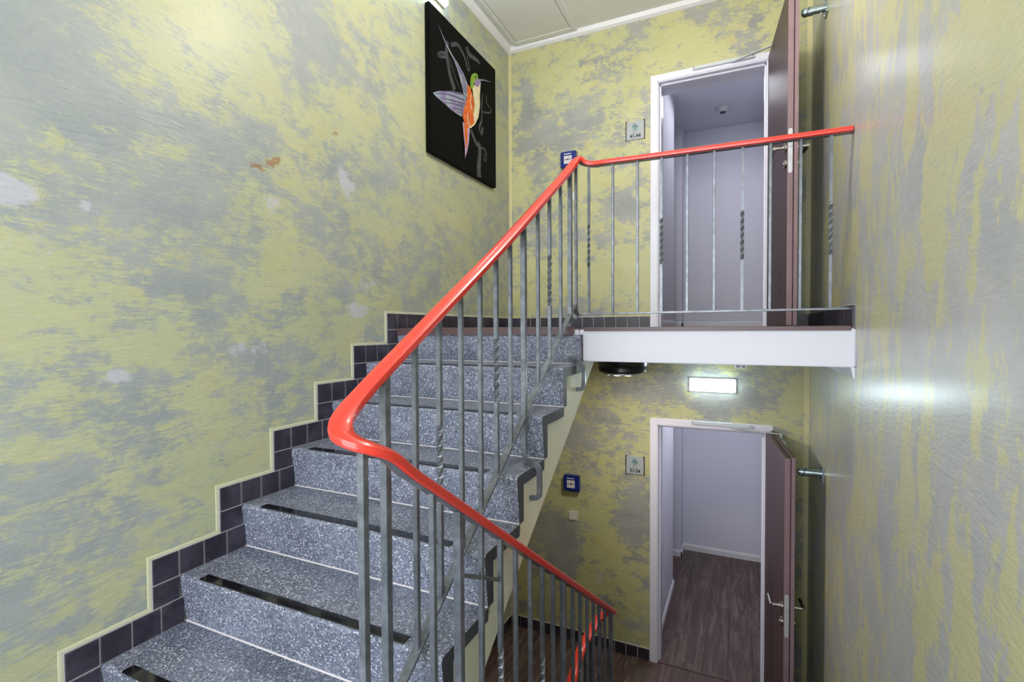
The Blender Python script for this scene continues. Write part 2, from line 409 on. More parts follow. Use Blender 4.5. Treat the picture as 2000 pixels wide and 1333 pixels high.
for x0, x1 in ((WX0+.06, 1.17), (1.23, WX1-.06)):
    for z0, z1 in ((WZ0+.06, 3.9), (3.96, WZ1-.06)):
        put(MB().box(x0, x1, YR-.125, YR-.115, z0, z1).build('pane', 'glass'), wn)
tag(MB().box(-.2, W+.2, YR-.2, .25, ZC, ZC+.1).build('ceiling', 'ceiling'), 'off-white plaster ceiling', kind='structure')
# cove strip round the ceiling
cv = MB()
pr = [(0, -.044), (.004, -.044), (.03, -.03), (.045, 0), (0, 0)]
cv.prism(pr, lambda p, w: (p[0], w, ZC+p[1]), YR, 0)
cv.prism(pr, lambda p, w: (w, -p[0], ZC+p[1]), 0, W)
cv.prism(pr, lambda p, w: (W-p[0], w, ZC+p[1]), YR, 0)
tag(cv.build('trim_1', 'cove'), 'white cove strip where walls meet ceiling', kind='structure')
# access hatch in the ceiling
ht = tag(empty('ceiling_hatch', (.37, -1.2, ZC-.03)), 'large flat hatch panel framed in the off-white ceiling', 'hatch')
hf = MB(); X0, X1, Y0, Y1 = .088, .672, -2.6, -.05
for b in ((X0, .12, Y0, Y1), (.628, X1, Y0, Y1), (.12, .628, -.105, Y1), (.12, .628, Y0, Y0+.055)): hf.box(b[0], b[1], b[2], b[3], ZC-.016, ZC)
put(hf.build('hatch_frame', 'ceiling', bevel=.003), ht)
put(MB().box(.125, .623, Y0+.06, -.11, ZC-.012, ZC).build('hatch_panel', 'ceiling', bevel=.002), ht)

# ------------------------------------------------------------------ corridors behind both doors
def corridor(n, z0, zt):
    c = MB()
    c.box(1.24, 1.30, .25, 1.33, z0, zt); c.box(1.0, 1.30, 1.27, 1.33, z0, zt) if False else None
    c.box(.6, 1.30, 2.11, 2.40, z0, zt)
    c.box(.54, .60, 1.27, 2.40, z0, zt); c.box(.6, 1.24, 1.27, 1.33, z0, zt)
    c.box(.54, 2.30, 2.34, 2.44, z0, zt)
    c.box(2.22, 2.30, .25, 2.34, z0, zt)
    c.box(1.30, 1.302, .25, .26, z0, zt)
    c.box(2.133, 2.22, .25, .26, z0, zt) if False else None
    tag(c.build('wall_corridor_%d' % n, 'corr'), 'plain white corridor walls seen through the %s doorway' % ('lower' if n == 1 else 'upper'), kind='structure')
    tag(MB().box(.54, 2.30, .25, 2.44, zt, zt+.06).build('ceiling', 'corr'), 'white corridor ceiling seen through the %s doorway' % ('lower' if n == 1 else 'upper'), kind='structure')
    b = MB()
    pf = [(0, 0), (.014, 0), (.014, .058), (.008, .066), (.008, .074), (0, .078)]
    b.prism(pf, lambda p, w: (w, 2.34-p[0], z0+p[1]), 1.30, 2.22)
    b.prism(pf, lambda p, w: (w, 2.11-p[0], z0+p[1]), .6, 1.314)
    b.prism(pf, lambda p, w: (1.30+p[0], w, z0+p[1]), .25, 1.344)
    b.prism(pf, lambda p, w: (1.30+p[0], w, z0+p[1]), 2.096, 2.34)
    tag(b.build('baseboard_corridor_%d' % n, 'base_w'), 'white skirting board along the %s corridor' % ('lower' if n == 1 else 'upper'), kind='structure')
    r = tag(empty('corridor_fill_lamp', (1.9, .75, zt)), 'added unseen ceiling lamp lighting the %s corridor' % ('lower' if n == 1 else 'upper'), 'lamp', 'added corridor lamps')
    put(MB().lathe([(.12, 0), (.125, .03), (.12, .035)], (1.9, .75, zt-.001), (0, 0, -1)).build('housing', 'white'), r)
    put(MB().lathe([(.11, .034), (.11, .05), (.06, .062)], (1.9, .75, zt-.001), (0, 0, -1)).build('diffuser', 'fill_room', smooth=True), r)
    area('corridor_fill', (1.8, 1.1, zt-.08), (0, 0, 0), .6, .9, 7.5 if n == 1 else 5, (.9, .92, 1.0))  # fill light added for the corridor, together with its out-of-view lamp
corridor(1, 0, 2.5)
corridor(2, H, 5.2)

# ------------------------------------------------------------------ floors and planks
def planks(parent, regions, z, th=.006, pw=.185, pl=1.22):
    unit = None
    for (xa, xb, ya, yb, x_off) in regions:
        k0 = math.floor((xa-x_off)/pw); x = x_off + k0*pw
        while x < xb-1e-4:
            a, b = max(x, xa), min(x+pw, xb)
            if b-a > .01:
                st = (math.sin(x*57.3+3)*.5+.5)*pl; y = ya - st
                while y < yb:
                    c, d = max(y, ya), min(y+pl, yb)
                    if d-c > .02:
                        if unit is None:
                            i = .012; mb = MB()
                            mb.add([(-.5, -.5, 0), (.5, -.5, 0), (.5, .5, 0), (-.5, .5, 0), (-.5, -.5, .8), (.5, -.5, .8), (.5, .5, .8), (-.5, .5, .8), (-.5+i, -.5+.002, 1), (.5-i, -.5+.002, 1), (.5-i, .5-.002, 1), (-.5+i, .5-.002, 1)],
                                   [(3, 2, 1, 0), (0, 1, 5, 4), (1, 2, 6, 5), (2, 3, 7, 6), (3, 0, 4, 7), (4, 5, 9, 8), (5, 6, 10, 9), (6, 7, 11, 10), (7, 4, 8, 11), (8, 9, 10, 11)])
                            o = mb.build('plank', 'plank'); unit = o.data
                        else:
                            o = bpy.data.objects.new('plank', unit); C.objects.link(o)
                        o.scale = (b-a-.0012, d-c-.0012, th); o.location = ((a+b)/2, (c+d)/2, z)
                        o.parent = parent
                    y += pl
            x += pw
YL = -1.31
fl = MB(); fl.box(0, SW, -1.69, 0, -.17, -.006); fl.box(SW, W, YL, 0, -.17, -.006)
fl.box(1.30, 2.22, 0, 2.44, -.1, -.006); fl.box(.6, 1.30, 1.33, 2.11, -.1, -.006)
floor = tag(fl.build('floor', 'brown'), 'dark brown wood-look plank floor of the lower landing', kind='structure')
planks(floor, [(.0, W, YL, 0, .02), (DX0, DX1, 0, 2.34, .02), (DX1, 2.22, .25, 2.34, .02), (.6, DX0, 1.33, 2.11, .02)], -.006)
fu = MB(); fu.box(0, SW-.02, -1.66, 0, 2.625, H-.006); fu.box(SW-.02, W, YE, 0, 2.615, H-.006)
slab = tag(fu.build('floor_upper', 'white', bevel=.004), 'white landing slab with a brown-edged wood-look floor, at the upper doorway', kind='structure')
planks(slab, [(0, SW-.02, -1.64, 0, .02), (SW-.02, W, YE+.012, 0, .02)], H-.006)
fc = MB(); fc.box(DX0, 2.22, .0, 2.44, H-.1, H-.006); fc.box(.6, 1.33, 1.33, 2.11, H-.1, H-.006)
fcor = tag(fc.build('floor_corridor', 'brown'), kind='structure')
planks(fcor, [(DX0, DX1, 0, 2.34, .02)], H-.006)
# brown edge strips
st = MB(); st.prism([(0, -.014), (0, .005), (-.02, .007), (-.02, .004), (-.006, .002), (-.006, -.014)], lambda p, w: (w, YE-.008-p[0], H+p[1]), 1.20, W-.018)
tag(st.build('trim_2', 'brown'), 'brown metal edge strip along the white landing slab', kind='structure')
st = MB(); st.prism([(0, -.032), (0, .008), (-.02, .010), (-.02, .006), (-.006, .002), (-.006, -.032)], lambda p, w: (w, -1.70-p[0], H+p[1]), .012, 1.16)
tag(st.build('trim_3', 'brown'), 'brown metal edge strip above the top terrazzo riser', kind='structure')
# haunch under the slab at the glossy wall
tag(MB().prism([(0, 0), (0, -.05), (-.006, -.05), (-.016, 0)], lambda p, w: (W+p[0]-.0005, w, 2.6145+p[1]), YE+.002, -.02).build('trim_4', 'white'), 'small white plaster fillet under the landing slab at the wall', kind='structure')
# half landing (camera stands here) and the floor at the very bottom
hl = MB(); hl.box(0, SW+.03, YR, ny(6)-G+.02, ZM-.18, ZM); hl.box(SW+.03, W, YR, -3.2, ZM-.18, ZM)
tag(hl.build('floor_half_landing', 'terrazzo'), kind='structure')
tag(MB().box(-.2, W+.2, YR-.2, .25, ZB-.1, ZB).build('floor_bottom', 'terrazzo'), kind='structure')

# ------------------------------------------------------------------ stair flights
def flight(name, label, noses, x0, x1, sgn, zfoot, under, strips=True, group=None, fx=(0.0, 0.0)):
    """noses: list of (y, z) of nosings from the top down. sgn=+1: flight rises towards +y."""
    root = tag(empty(name, ((x0+x1)/2, noses[-1][0], noses[-1][1]-.2)), label, 'stairs', group)
    for i, (y, z) in enumerate(noses):
        nxt = noses[i+1] if i+1 < len(noses) else None
        zb = nxt[1] if nxt else zfoot
        top = i == 0
        back = (noses[i-1][0]+sgn*.022) if not top else y+sgn*.045
        ztop = z if not top else z-.032
        rr = ztop-zb
        p = [(y, ztop-.012), (y+sgn*.005, ztop-.004), (y+sgn*.014, ztop), (back, ztop), (back, ztop-.045), (y+sgn*.062, ztop-.045), (y+sgn*.062, zb+.0), (y+sgn*.022, zb+.0)]
        s_ = MB().prism(p, lambda q, w: (w, q[0], q[1]), x0, x1).build('step', 'terrazzo')
        put(s_, root)
        # dark, sealed cut face at the free end of the step
        xe = x1 if sgn > 0 else x0
        eb = MB().prism(p, lambda q, w: (w, q[0], q[1]), xe, xe+sgn*.0012).build('end_band', 'terrazzo_dark'); eb.parent = s_; eb['label'] = 'dark sealed end face of the step'
        if not top:
            # pale mortar joint where the tread meets the riser above
            j = MB().prism([(0, 0), (-sgn*.0045, 0), (0, .0045)], lambda q, w: (w, back+q[0], z+q[1]+.0002), x0, x1).build('joint', 'grout'); j.parent = s_; j.matrix_parent_inverse = Matrix()
            if strips:
                q = [(y+sgn*.008, z+.0002), (y+sgn*.010, z+.003), (y+sgn*.046, z+.003), (y+sgn*.048, z+.0002)]
                g_ = MB().prism(q, lambda q_, w: (w, q_[0], q_[1]), x0+.11, x1-.14).build('grip_strip', 'black_gloss'); g_.parent = s_; g_['label'] = 'glossy black anti-slip strip'
    # flank: soffit and sides of the concrete flight
    zig = []
    for i, (y, z) in enumerate(noses):
        nxt = noses[i+1] if i+1 < len(noses) else None
        zb = nxt[1] if nxt else zfoot
        zt_ = z-.046-(0.032 if i == 0 else 0)
        zig.append((y+sgn*.063, zt_)); zig.append((y+sgn*.063, zb-.046))
    zig = [(noses[0][0]+sgn*.25, noses[0][1]-.05-.032+.0)] + zig
    poly = zig + under[::-1]
    put(MB().prism(poly, lambda q, w: (w, q[0], q[1]), x0+fx[0], x1-.014+fx[1]).build('flank', 'flank'), root)
    return root
up_n = [(ny(k), nz(k)) for k in range(7)]
under = [(-1.36, 2.605), (-1.74, 2.335), (-2.02, 2.150), (-2.42, 1.88), (-2.65, 1.71), (-2.87, 1.55), (ny(6)+.06, 1.30), (ny(6)+.05, ZM-.18)]
flight('stair_flight', 'grey terrazzo stair flight with black grip strips rising beside the tall wall', up_n, .001, SW, 1, ZM, under)
# next flight down, below the lower landing
dn_n = [(ny(k), nz(k)-H) for k in range(7)]
flight('stair_flight', 'grey terrazzo stair flight leading down from the lower landing', dn_n, .001, SW, 1, ZM-H, [(a, b-H) for a, b in under], group=None)
# flight from the half landing down to the lower landing (beside the glossy wall)
lo_n = [(-3.2 + .267*i, ZM - ZM/8*i) for i in range(8)]
flight('stair_flight', 'grey terrazzo stair flight climbing from the lower landing beside the glossy wall', lo_n, 1.27, W-.001, -1, 0.0,
       [(-3.2, ZM-.18), (-3.12, ZM-.22), (-1.5, .02), (-1.34, -.05)])

# ------------------------------------------------------------------ tile skirtings
TS = .098; TT = .011
tile_mesh = {}
def tile(parent, axis, a0, a1, z0, z1, plane):
    """axis 'x+': on a wall plane x=plane facing +x; 'x-': facing -x; 'y-': on y=plane facing -y"""
    if axis not in tile_mesh:
        i = .02; mb = MB(); vs = []
        for (e, d) in ((0, 0), (0, .8), (i, 1)):
            for (p, q) in ((-.5+e, -.5+e), (.5-e, -.5+e), (.5-e, .5-e), (-.5+e, .5-e)):
                vs.append({'x+': (d*TT, p, q), 'x-': (-d*TT, p, q), 'y-': (p, -d*TT, q)}[axis])
        mb.add(vs, [(0, 1, 2, 3), (8, 9, 10, 11)] + [(a+b, a+(b+1) % 4, a+4+(b+1) % 4, a+4+b) for a in (0, 4) for b in range(4)])
        o = mb.build('tile', 'tile'); tile_mesh[axis] = o.data
    else:
        o = bpy.data.objects.new('tile', tile_mesh[axis]); C.objects.link(o)
    g = .0045
    w_, h_ = a1-a0-g, z1-z0-g
    off = .0005
    if axis[0] == 'x':
        o.scale = (1, w_, h_); o.location = (plane + (off if axis == 'x+' else -off), (a0+a1)/2, (z0+z1)/2)
    else:
        o.scale = (w_, 1, h_); o.location = ((a0+a1)/2, plane-off, (z0+z1)/2)
    o.rotation_euler = [random.uniform(-.004, .004) for _ in range(3)]
    o.parent = parent
    return o
def row(parent, axis, a0, a1, z0, z1, plane, rev=False, skip=0):
    n = math.ceil((a1-a0-.012)/TS)
    for i in range(n):
        if rev: b1 = a1-i*TS; b0 = max(a0, b1-TS)
        else: b0 = a0+i*TS; b1 = min(a1, b0+TS)
        if b1-b0 > .015: tile(parent, axis, b0, b1, z0, z1, plane)
# stair + upper landing skirting on wall_left
TH = .1
bed = MB(); edge = MB()
rows = []; cols = []
for k in range(7):
    a0 = ny(k)-.1; a1 = 0.0 if k == 0 else ny(k-1)+.015
    rows.append((a0, a1, nz(k), nz(k)+TH))
    cols.append((a0, ny(k)+.0, nz(k+1)+TH, nz(k)))
for (a0, a1, z0, z1) in rows+cols: bed.box(.0002, .0075, a0, a1, z0, z1)
bl = tag(bed.build('baseboard_left', 'grout'), 'stepped black tile skirting climbing the wall beside the stairs', kind='structure')
for (a0, a1, z0, z1) in rows: row(bl, 'x+', a0, a1-(TT if a1 == 0 else 0), z0, z1, 0)
for (a0, a1, z0, z1) in cols: tile(bl, 'x+', a0, a1, z0, z1, 0)
for k in range(7):
    a0, a1, z0, z1 = rows[k]
    a1b = a1 if k == 0 else rows[k-1][0]
    edge.box(.0002, .006, a0-.014, a1b-(0 if k == 0 else .0), z1, z1+.013)
    edge.box(.0002, .006, a0-.014, a0, (rows[k+1][3]+.013) if k < 6 else z0-R+TH, z1)
put(edge.build('plaster_edge', 'cement', bevel=.002), bl); bl.children[-1].matrix_parent_inverse = Matrix()
# back wall, upper
def simple_row(name, axis, plane, a0, a1, z0, label, rev=False, chip=False):
    b = MB()
    if axis == 'y-': b.box(a0, a1, plane-.0075, plane-.0002, z0, z0+TH)
    elif axis == 'x+': b.box(.0002, .0075, a0, a1, z0, z0+TH)
    else: b.box(plane-.0075, plane-.0002, a0+.004, a1, z0, z0+TH)
    o = tag(b.build(name, 'grout'), label, kind='structure')
    row(o, axis, a0, a1, z0, z0+TH, plane, rev)
    return o
simple_row('baseboard_back', 'y-', 0, TT, 1.274, H, 'black tile skirting on the end wall of the upper landing', rev=False)
simple_row('baseboard_back', 'y-', 0, 2.19, W-TT, H, 'short black tile skirting right of the upper doorway')
simple_row('baseboard_right', 'x-', W, -1.625, 0, H, 'black tile skirting on the glossy wall at the upper landing')
simple_row('baseboard_left', 'x+', 0, -1.69, -TT, 0, 'black tile skirting on the side wall of the lower landing')
simple_row('baseboard_back', 'y-', 0, TT, 1.274, 0, 'black tile skirting on the end wall of the lower landing', rev=True)
simple_row('baseboard_back', 'y-', 0, 2.19, W-TT, 0, 'short black tile skirting right of the lower doorway')
simple_row('baseboard_right', 'x-', W, -1.30, 0, 0, 'black tile skirting on the glossy wall at the lower landing')

# ------------------------------------------------------------------ railing
rail = tag(empty('stair_railing', (1.19, -3.4, ZM)), 'grey metal balustrade with bright red handrail winding up the stairwell', 'railing')
XU, XL, YB = 1.13, 1.25, -1.54
railprof = [(-.027, .000), (-.0255, .008), (-.018, .0135), (-.007, .0155), (.007, .0155), (.018, .0135), (.0255, .008), (.027, 0), (.025, -.009), (.019, -.0125), (.015, -.0125), (.015, -.006), (-.015, -.006), (-.015, -.0125), (-.019, -.0125), (-.025, -.009)]
def zu(y):      # handrail centre height on the upper flight
    return 3.136 + (y+2.453)*(.637 if y > -2.453 else .604)
def zl(y):      # on the lower flight
    return 2.512 - .688*(y+3.35)
pts = [(W-.004, YB, 3.672), (2.0, YB, 3.676), (1.5, YB, 3.682), (1.30, YB, 3.686), (1.22, YB+.002, 3.688), (1.175, YB-.005, 3.70), (1.145, YB-.03, 3.716), (XU, YB-.085, zu(YB-.085)+.006)]
pts += [(XU, y, zu(y)) for y in (-1.72, -2.0, -2.453, -2.8, -3.1, -3.22)]
pts += [(XU, -3.285, zu(-3.285)-.002), (1.136, -3.335, 2.602), (1.152, -3.375, 2.578), (1.18, -3.398, 2.560), (1.212, -3.395, 2.545), (1.236, -3.372, 2.530), (1.249, -3.33, 2.505)]
pts += [(XL, y, zl(y)) for y in (-3.26, -3.1, -2.6, -2.0, -1.5, -1.32)]
pts += [(XL, -1.235, 1.058), (1.243, -1.19, 1.03), (1.222, -1.155, 1.005), (1.195, -1.145, .985), (1.165, -1.158, .965), (1.145, -1.20, .95), (XU+.01, -1.27, .94), (XU, -1.38, .935), (XU, -1.50, .925)]
pts += [(XU, y, zu(y)-H+.0) for y in (-1.66, -1.9, -2.453, -2.9, -3.2)]
path = catmull(pts, 7)
hr = put(MB().sweep(path, railprof).build('handrail', 'red', smooth=True), rail); hr['label'] = 'bright red plastic handrail'
core = MB().sweep([p-Vector((0, 0, .0)) for p in path], [(-.0145, -.0065), (.0145, -.0065), (.0145, -.0135), (-.0145, -.0135)])
co = core.build('rail_core', 'bar'); co.parent = hr; co.matrix_parent_inverse = Matrix()
def baluster(x, y, z0, z1, w, tw=None, name='baluster'):
    h = w/2; mb = MB(); rings = []
    if tw:
        tc, tl, turns = tw; n = 22
        zs = [(z0, 0)] + [(tc-tl/2+tl*i/n, turns*2*math.pi*i/n) for i in range(n+1)] + [(z1, turns*2*math.pi)]
    else: zs = [(z0, 0), (z1, 0)]
    vs = []; fs = []
    for z, a in zs:
        k = 1.0
        for (p, q) in ((-1, -1), (1, -1), (1, 1), (-1, 1)):
            vs.append((x+h*k*(p*math.cos(a)-q*math.sin(a)), y+h*k*(p*math.sin(a)+q*math.cos(a)), z))
    for i in range(len(zs)-1):
        for j in range(4): fs.append((i*4+j, i*4+(j+1) % 4, i*4+4+(j+1) % 4, i*4+4+j))
    fs += [(3, 2, 1, 0), tuple(range(len(vs)-4, len(vs)))]
    mb.add(vs, fs)
    return put(mb.build(name, 'bar', bevel=0 if tw else .0012, seg=1), rail)
def zbar(y): return nz(3)+.045 + (y-ny(3))*.7105     # lower bar of the upper flight
def zbarl(y): return ZM+.06 - (y+3.2)*(ZM/8/.267)
barp = [(-.014, -.005), (.014, -.005), (.014, .005), (-.014, .005)]
# landing part
zb = 2.872
put(MB().sweep([(W-.004, YB, zb+.002), (1.20, YB, zb-.002), (1.155, YB-.004, zb-.004), (1.137, YB-.02, zb-.01), (XU, YB-.06, zbar(YB-.06)+.0)] + [(XU, y, zbar(y)) for y in (-1.75, -2.5, -3.2)], barp).build('bottom_bar', 'bar', bevel=.001, seg=1), rail)
put(MB().sweep([(XL, y, zbarl(y)) for y in (-3.16, -2.5, -1.8, -1.3)], barp).build('bottom_bar', 'bar', bevel=.001, seg=1), rail)
for i, x in enumerate((1.197, 1.33, 1.461, 1.584, 1.71, 1.837, 1.964, 2.084, 2.209, 2.329)):
    tw = (3.24, .24, 1.75) if i in (0, 3, 6, 9) else None
    baluster(x, YB, zb-.004, 3.672, .0125, tw)
for y, kind in ((-3.196, 'P'), (-3.064, 'b'), (-2.94, 't'), (-2.81, 'b'), (-2.677, 'b'), (-2.551, 't'), (-2.425, 'b'), (-2.291, 'P'), (-2.128, 'b'), (-1.978, 't'), (-1.819, 'b'), (-1.666, 'P'), (-1.56, 'b')):
    top = zu(y)-.010
    if y > -1.6: top = 3.70
    if kind == 'P':
        k = [i for i in range(7) if ny(i) <= y][0] if y < -1.69 else 0
        zt_ = nz(max(k, 1)) if y > -3.0 else nz(6)
        zt_ = {-3.196: nz(6), -2.291: nz(3), -1.666: nz(1)}[y]
        foot = zt_+.012
        baluster(XU, y, foot+.03, top, .022, None, 'post')
        # cranked foot: goes out over the tread end and down to the flank
        bk = MB().sweep(catmull([(XU, y, foot+.05), (XU+.002, y-.004, foot+.02), (XU+.025, y-.03, foot+.004), (SW-.01, y-.05, foot), (SW+.022, y-.055, foot-.012), (SW+.027, y-.055, foot-.05), (SW+.027, y-.055, foot-.11), (SW+.020, y-.055, foot-.135), (SW-.013, y-.055, foot-.143)], 5),
                        [(-.010, -.007), (.010, -.007), (.010, .007), (-.010, .007)], upv=Vector((0, 1, .01)))
        b_ = put(bk.build('bracket', 'bar', smooth=True), rail); b_['label'] = 'cranked foot bracket wrapping the tread end'
    else:
        z0 = zbar(y) if y < -1.58 else zb-.03
        tw = ((top+z0)/2-.02, .24, 1.75) if kind == 't' else None
        baluster(XU, y, z0, top, .0150, tw)
for y, kind in ((-3.38, 'f'), (-3.161, 'b'), (-3.033, 'P'), (-2.902, 'b'), (-2.771, 't'), (-2.651, 'b'), (-2.519, 'b'), (-2.396, 't'), (-2.273, 'b'), (-2.142, 'P'), (-2.002, 'b'), (-1.889, 't'), (-1.764, 'b'), (-1.648, 'b'), (-1.532, 'b'), (-1.407, 'b'), (-1.258, 'P')):
    top = zl(y)-.010
    if kind == 'f': baluster(1.222, -3.385, ZM, 2.535, .018, None, 'post')
    elif kind == 'P': baluster(XL, y, max(0, zbarl(y)-.2), top, .023, None, 'post')
    else:
        z0 = zbarl(y); tw = ((top+z0)/2-.05, .24, 1.75) if kind == 't' else None
        baluster(XL, y, z0, top, .0155, tw)
for y in (-1.30, -1.41): baluster(XU+.005, y, 0.0, .925, .0135)
baluster(1.165, -1.175, 0.0, .95, .0135)
put(MB().sweep([(XL, -3.03, 2.10), (XL, -2.775, 1.968)], [(-.005, -.006), (.005, -.006), (.005, .006), (-.005, .006)]).build('cross_bar', 'bar'), rail)
for (x, y, z) in ((W-.001, YB, 3.67), (W-.001, YB, zb)):
    pass

# ------------------------------------------------------------------ doors
HX, HY = 2.130, -.020
dv = Vector((.074, -.83, 0)).normalized(); nv = Vector((-dv.y, dv.x, 0)) * 1.0   # nv points to +x side
def make_door(idx, z0, which):
    root = tag(empty('door_%d' % idx, ((DX0+DX1)/2, 0, z0)), 'dark wood door standing open in its white frame, at the %s landing' % which, 'door', kind='structure')
    # frame
    F = MB(); T2 = z0+DH; e = .02
    def fr_(a, b): F.box(*a, *b)
    F.box(1.277, DX0+.004, -.016, -.0003, z0, T2+.05); F.box(DX1-.004, 2.181, -.016, -.0003, z0, T2+.05); F.box(DX0+.004, DX1-.004, -.016, -.0003, T2-.004, T2+.05)
    # rebate step and lining
    F.box(DX0-.001, DX0+.012, -.010, .25, z0, T2); F.box(DX1-.012, DX1+.001, -.010, .25, z0, T2); F.box(DX0, DX1, -.010, .25, T2-.012, T2+.001)
    F.box(DX0+.012, DX0+.026, .03, .10, z0, T2-.012); F.box(DX1-.026, DX1-.012, .03, .10, z0, T2-.012); F.box(DX0+.012, DX1-.012, .03, .10, T2-.026, T2-.012)
    put(F.build('frame', 'frame', bevel=.0025, seg=1), root)
    TR = lambda v: Vector((HX, HY, z0)) + dv*v.x + nv*v.y + Vector((0, 0, v.z))
    lf = MB(); lf.box(0, .815, 0, .031, .012, DH+.005, TR); lf.box(.0, .828, .0335, .055, .012, DH+.014, TR); lf.box(.005, .81, .03, .0345, .02, DH, TR)
    leaf = put(lf.build('leaf', 'door', bevel=.0015, seg=1), root)
    def sub(mb, name, mat, **k):
        o = mb.build(name, mat, **k); o.parent = leaf; o.matrix_parent_inverse = Matrix(); 
        o.matrix_parent_inverse = leaf.matrix_parent_inverse.inverted() if False else Matrix()
        o.location = (0, 0, 0); return o
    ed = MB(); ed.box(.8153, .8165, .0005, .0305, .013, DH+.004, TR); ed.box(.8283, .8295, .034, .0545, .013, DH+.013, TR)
    sub(ed, 'edge_strip', 'lip')
    # lock plate with rounded ends
    hz = 1.08
    n = 8; rr = .0115; yc = .0155; pl = []
    for i in range(n+1):
        a = math.pi*i/n; pl.append((yc+rr*math.cos(a), hz+.085+rr*math.sin(a)))
    for i in range(n+1):
        a = math.pi+math.pi*i/n; pl.append((yc+rr*math.cos(a), hz-.155+rr*math.sin(a)))
    lp = sub(MB().prism(pl, lambda q, w: TR(Vector((w, q[0], q[1]))), .8165, .8195), 'lock_plate', 'plate')
    det = MB(); det.box(.8195, .824, yc-.006, yc+.006, hz-.012, hz+.016, TR); det.box(.8195, .8205, yc-.004, yc+.004, hz-.095, hz-.055, TR)
    sub(det, 'latch_bolt', 'closer')
    for s_ in (-1, 1):
        w0 = 0.0 if s_ < 0 else .055
        q = lambda u, w, z: TR(Vector((u, w0+s_*w, z)))
        ax = nv*s_
        uu = .765
        sub(MB().lathe([(.0255, 0), (.0255, .008), (.023, .010), (.012, .0105), (.0115, .02)], q(uu, 0, hz), ax), 'rosette', 'steel', smooth=True)
        sub(MB().tube([q(uu, .01, hz), q(uu, .062, hz)], .0095).tube([q(uu+.0095, .062, hz), q(uu-.115, .062, hz)], .0095), 'lever_handle', 'steel', smooth=True)
        sub(MB().lathe([(.0255, 0), (.0255, .008), (.023, .010), (.009, .0105), (.009, .016)], q(uu, 0, hz-.095), ax), 'lock_rosette', 'steel', smooth=True)
    sub(MB().box(.05, .29, .055, .098, DH-.075, DH-.015, TR), 'closer_body', 'closer', bevel=.006)
    # guide rail on the frame and arm
    gr = MB(); gr.box(1.60, 2.04, -.034, -.0162, T2+.022, T2+.047)
    put(gr.build('closer_rail', 'closer', bevel=.003), root)
    for x in (1.612, 2.028):
        put(MB().lathe([(.004, 0), (.004, .0012)], (x, -.034, T2+.038), (0, -1, 0), 10).build('screw', 'ink'), root)
    a0 = Vector((1.88, -.026, T2+.020)); a1 = TR(Vector((.165, .078, DH+.022)))
    am = MB().sweep([a0, a1], [(-.009, -.003), (.009, -.003), (.009, .003), (-.009, .003)])
    am.lathe([(.010, 0), (.010, .035)], a1-Vector((0, 0, .032)), (0, 0, 1), 12)
    put(am.build('closer_arm', 'closer'), root)
    if which == 'lower':
        put(MB().box(DX0+.0, DX1, .0, .02, z0-.004, z0+.0045).build('threshold', 'brown'), root)
    return root
make_door(1, 0, 'lower')
make_door(2, H, 'upper')

# hold-open magnets on the glossy wall
def holder(z0, label):
    y = -.70; z = z0+1.90
    root = tag(empty('door_holder', (W, y, z)), label, 'door holder', 'door hold-open tubes')
    x1 = 2.29
    put(MB().lathe([(.021, 0), (.021, .07)], (W-.006, y, z), (-1, 0, 0), 20).build('tube', 'galv', smooth=True), root)
    put(MB().lathe([(.0245, .0), (.0245, .05), (.021, .0525)], (W-.072, y, z), (-1, 0, 0), 20).build('sleeve', 'galv', smooth=True), root)
    h = []
    for i in range(13):
        a = math.pi*(-.1+1.2*i/12); h.append((W-.078-.03*i/12-.005, y-.0247*math.sin(a), z+.0247*math.cos(a)))
    put(MB().tube(h, .0022, 6, Vector((1, 0, 0))).build('black_stripe', 'ink'), root)
    put(MB().lathe([(.018, 0), (.018, .012), (.012, .016)], (W-.115, y, z), (-1, 0, 0), 20).build('magnet', 'galv', smooth=True), root)
    fl_ = MB(); fl_.box(W-.006, W-.0005, y-.045, y+.045, z-.045, z+.045)
    put(fl_.build('flange', 'galv', bevel=.002), root)
    for dy in (-.03, .03):
        for dz in (-.03, .03):
            put(MB().lathe([(.006, 0), (.006, .005)], (W-.006, y+dy, z+dz), (-1, 0, 0), 6).build('bolt', 'galv'), root)
    put(MB().lathe([(.004, 0), (.004, .014)], (W-.03, y, z-.02), (0, 0, -1), 8).build('set_screw', 'galv'), root)
holder(0, 'galvanised hold-open tube fixed to the glossy wall behind the lower door')
holder(H, 'galvanised hold-open tube fixed to the glossy wall behind the upper door')

